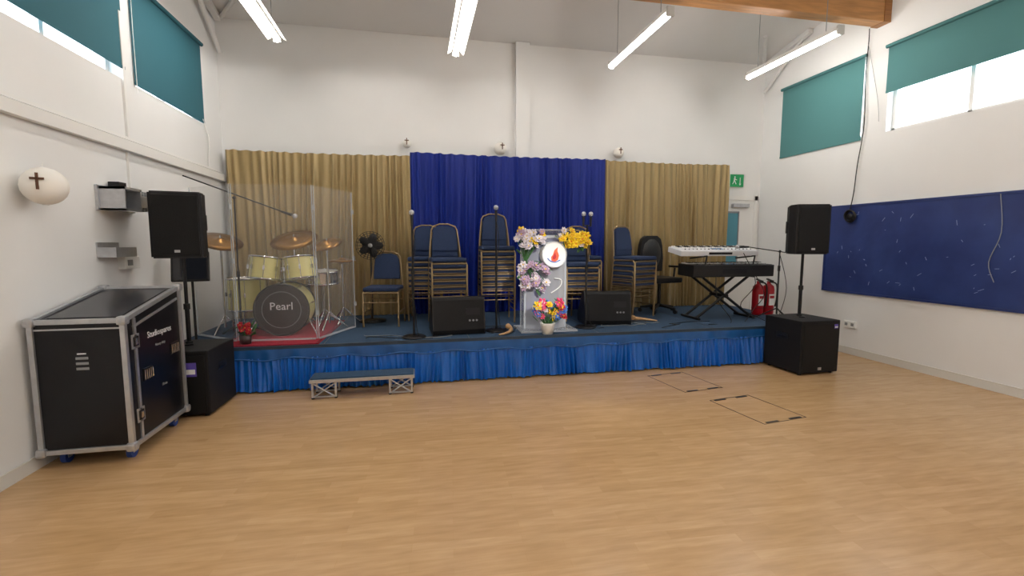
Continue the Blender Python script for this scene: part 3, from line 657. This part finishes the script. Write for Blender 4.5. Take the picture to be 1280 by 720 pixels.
# fan
b=B(); fx,fy,fz=-.58,6.34,S+1.0
b.lathe([(0,0),(.17,0),(.17,.02),(.03,.04),(0,.04)],(fx,fy,S+.001),BLK,n=24); b.cyl((fx,fy,S+.03),(fx,fy,fz-.12),.013,BLK)
for i in range(7): b.torus((fx,fy-.04,fz),.025+.026*i,.003,DARKG,rot=(90,0,0),n=28,k=5)
for i in range(24):
    a=i*math.pi/12; b.tube([(fx+.02*math.cos(a),fy-.055,fz+.02*math.sin(a)),(fx+.185*math.cos(a),fy-.035,fz+.185*math.sin(a)),(fx+.185*math.cos(a),fy+.02,fz+.185*math.sin(a)),(fx+.03*math.cos(a),fy+.05,fz+.03*math.sin(a))],.0025,DARKG,n=4)
for i in range(5): b.ball((fx+.08*math.cos(i*1.257),fy,fz+.08*math.sin(i*1.257)),(.085,.012,.055),BLK,10,6,rot=(0,-math.degrees(i*1.257),0))
b.cyl((fx,fy+.03,fz),(fx,fy+.14,fz),.05,BLK,r2=.04); b.ball((fx,fy-.05,fz),(.03,.012,.03),GREY); b.cyl((fx,fy+.05,fz-.13),(fx,fy+.05,fz),.018,BLK)
b.done('pedestal_fan',(fx,fy,S))
# small monitor behind left PA
b=B(); b.M=T(Vector((-2.2,5.2,S+.001)))
b.lathe([(0,0),(.12,0),(.12,.015),(0,.02)],(0,0,0),BLK,n=20); b.cyl((0,0,.01),(0,0,.72),.012,BLK); b.box((0,-.02,.80),(.32,.05,.3),BLK,rot=(-12,0,14),bev=.01); b.box((.006,-.05,.80),(.28,.006,.25),mat('screen_dark','20242C',.1),rot=(-12,0,14))
b.M=Matrix(); b.done('monitor_on_stand',(-2.2,5.2,S))
# cables on stage
b=B(); rd=random.Random(5)
for k in range(9):
    x=rd.uniform(-.6,3.6); y=rd.uniform(5.08,5.5); pts=[(x,y,S+.006)]
    for i in range(7): x+=rd.uniform(-.1,.3); y=min(max(y+rd.uniform(-.12,.12),5.05),5.65); pts.append((x,y,S+.006))
    b.tube(pts,.0045,BLK if k%3 else GREY,sub=5,n=5)
b.done('stage_cables',(1.3,5.3,S))
# ------------------------------------------------------------ floor boxes
DK=mat('floor_box_seam','4A3826',.6)
for (x,y) in ((2.99,3.58),(2.81,4.46)):
    b=B(); b.M=T(Vector((x,y,0)))@Matrix.Rotation(math.radians(8),4,'Z'); w,h=.47,.62
    for sx in (-1,1): b.box((sx*w/2,0,.001),(.006,h,.002),DK)
    for sy_ in (-1,1): b.box((0,sy_*h/2,.001),(w,.006,.002),DK); b.box((-.13,sy_*(h/2-.02),.0015),(.13,.02,.003),DARKG); b.box((.13,sy_*(h/2-.02),.0015),(.13,.02,.003),DARKG)
    b.M=Matrix(); b.done('floor_access_cover',(x,y,0))
# ------------------------------------------------------------ light & camera
w=bpy.data.worlds.new('world'); scn.world=w; w.use_nodes=True; bg=w.node_tree.nodes['Background']; bg.inputs[0].default_value=(.85,.93,1,1); bg.inputs[1].default_value=6
def spot(name,loc,tgt,en,size):
    sp=bpy.data.lights.new(name,'SPOT'); sp.energy=en; sp.spot_size=math.radians(size); sp.spot_blend=1; sp.shadow_soft_size=.12; sp.color=(1,.99,.97)
    so=bpy.data.objects.new(name,sp); bpy.context.collection.objects.link(so); so.location=loc
    so.rotation_euler=(Vector(tgt)-Vector(loc)).to_track_quat('-Z','Y').to_euler()
spot('stage_spotlight',(1.55,-1.5,3.6),(1.5,5.25,S+.6),1800,11)
spot('floor_glare_fill',(1.7,3.0,4.6),(1.6,3.75,0),130,13)  # added lamp, stands in for the lectern's mirrored glare on the floor
f=583.; p=math.atan(57/f); yw=math.atan(120/f*math.cos(p))
cam=bpy.data.cameras.new('camera'); co=bpy.data.objects.new('camera',cam); bpy.context.collection.objects.link(co); scn.camera=co
cam.sensor_width=36; cam.lens=36*f/1280; cam.clip_start=.05; co.location=(0,0,1.5); co.rotation_euler=(math.pi/2-p,0,-yw)
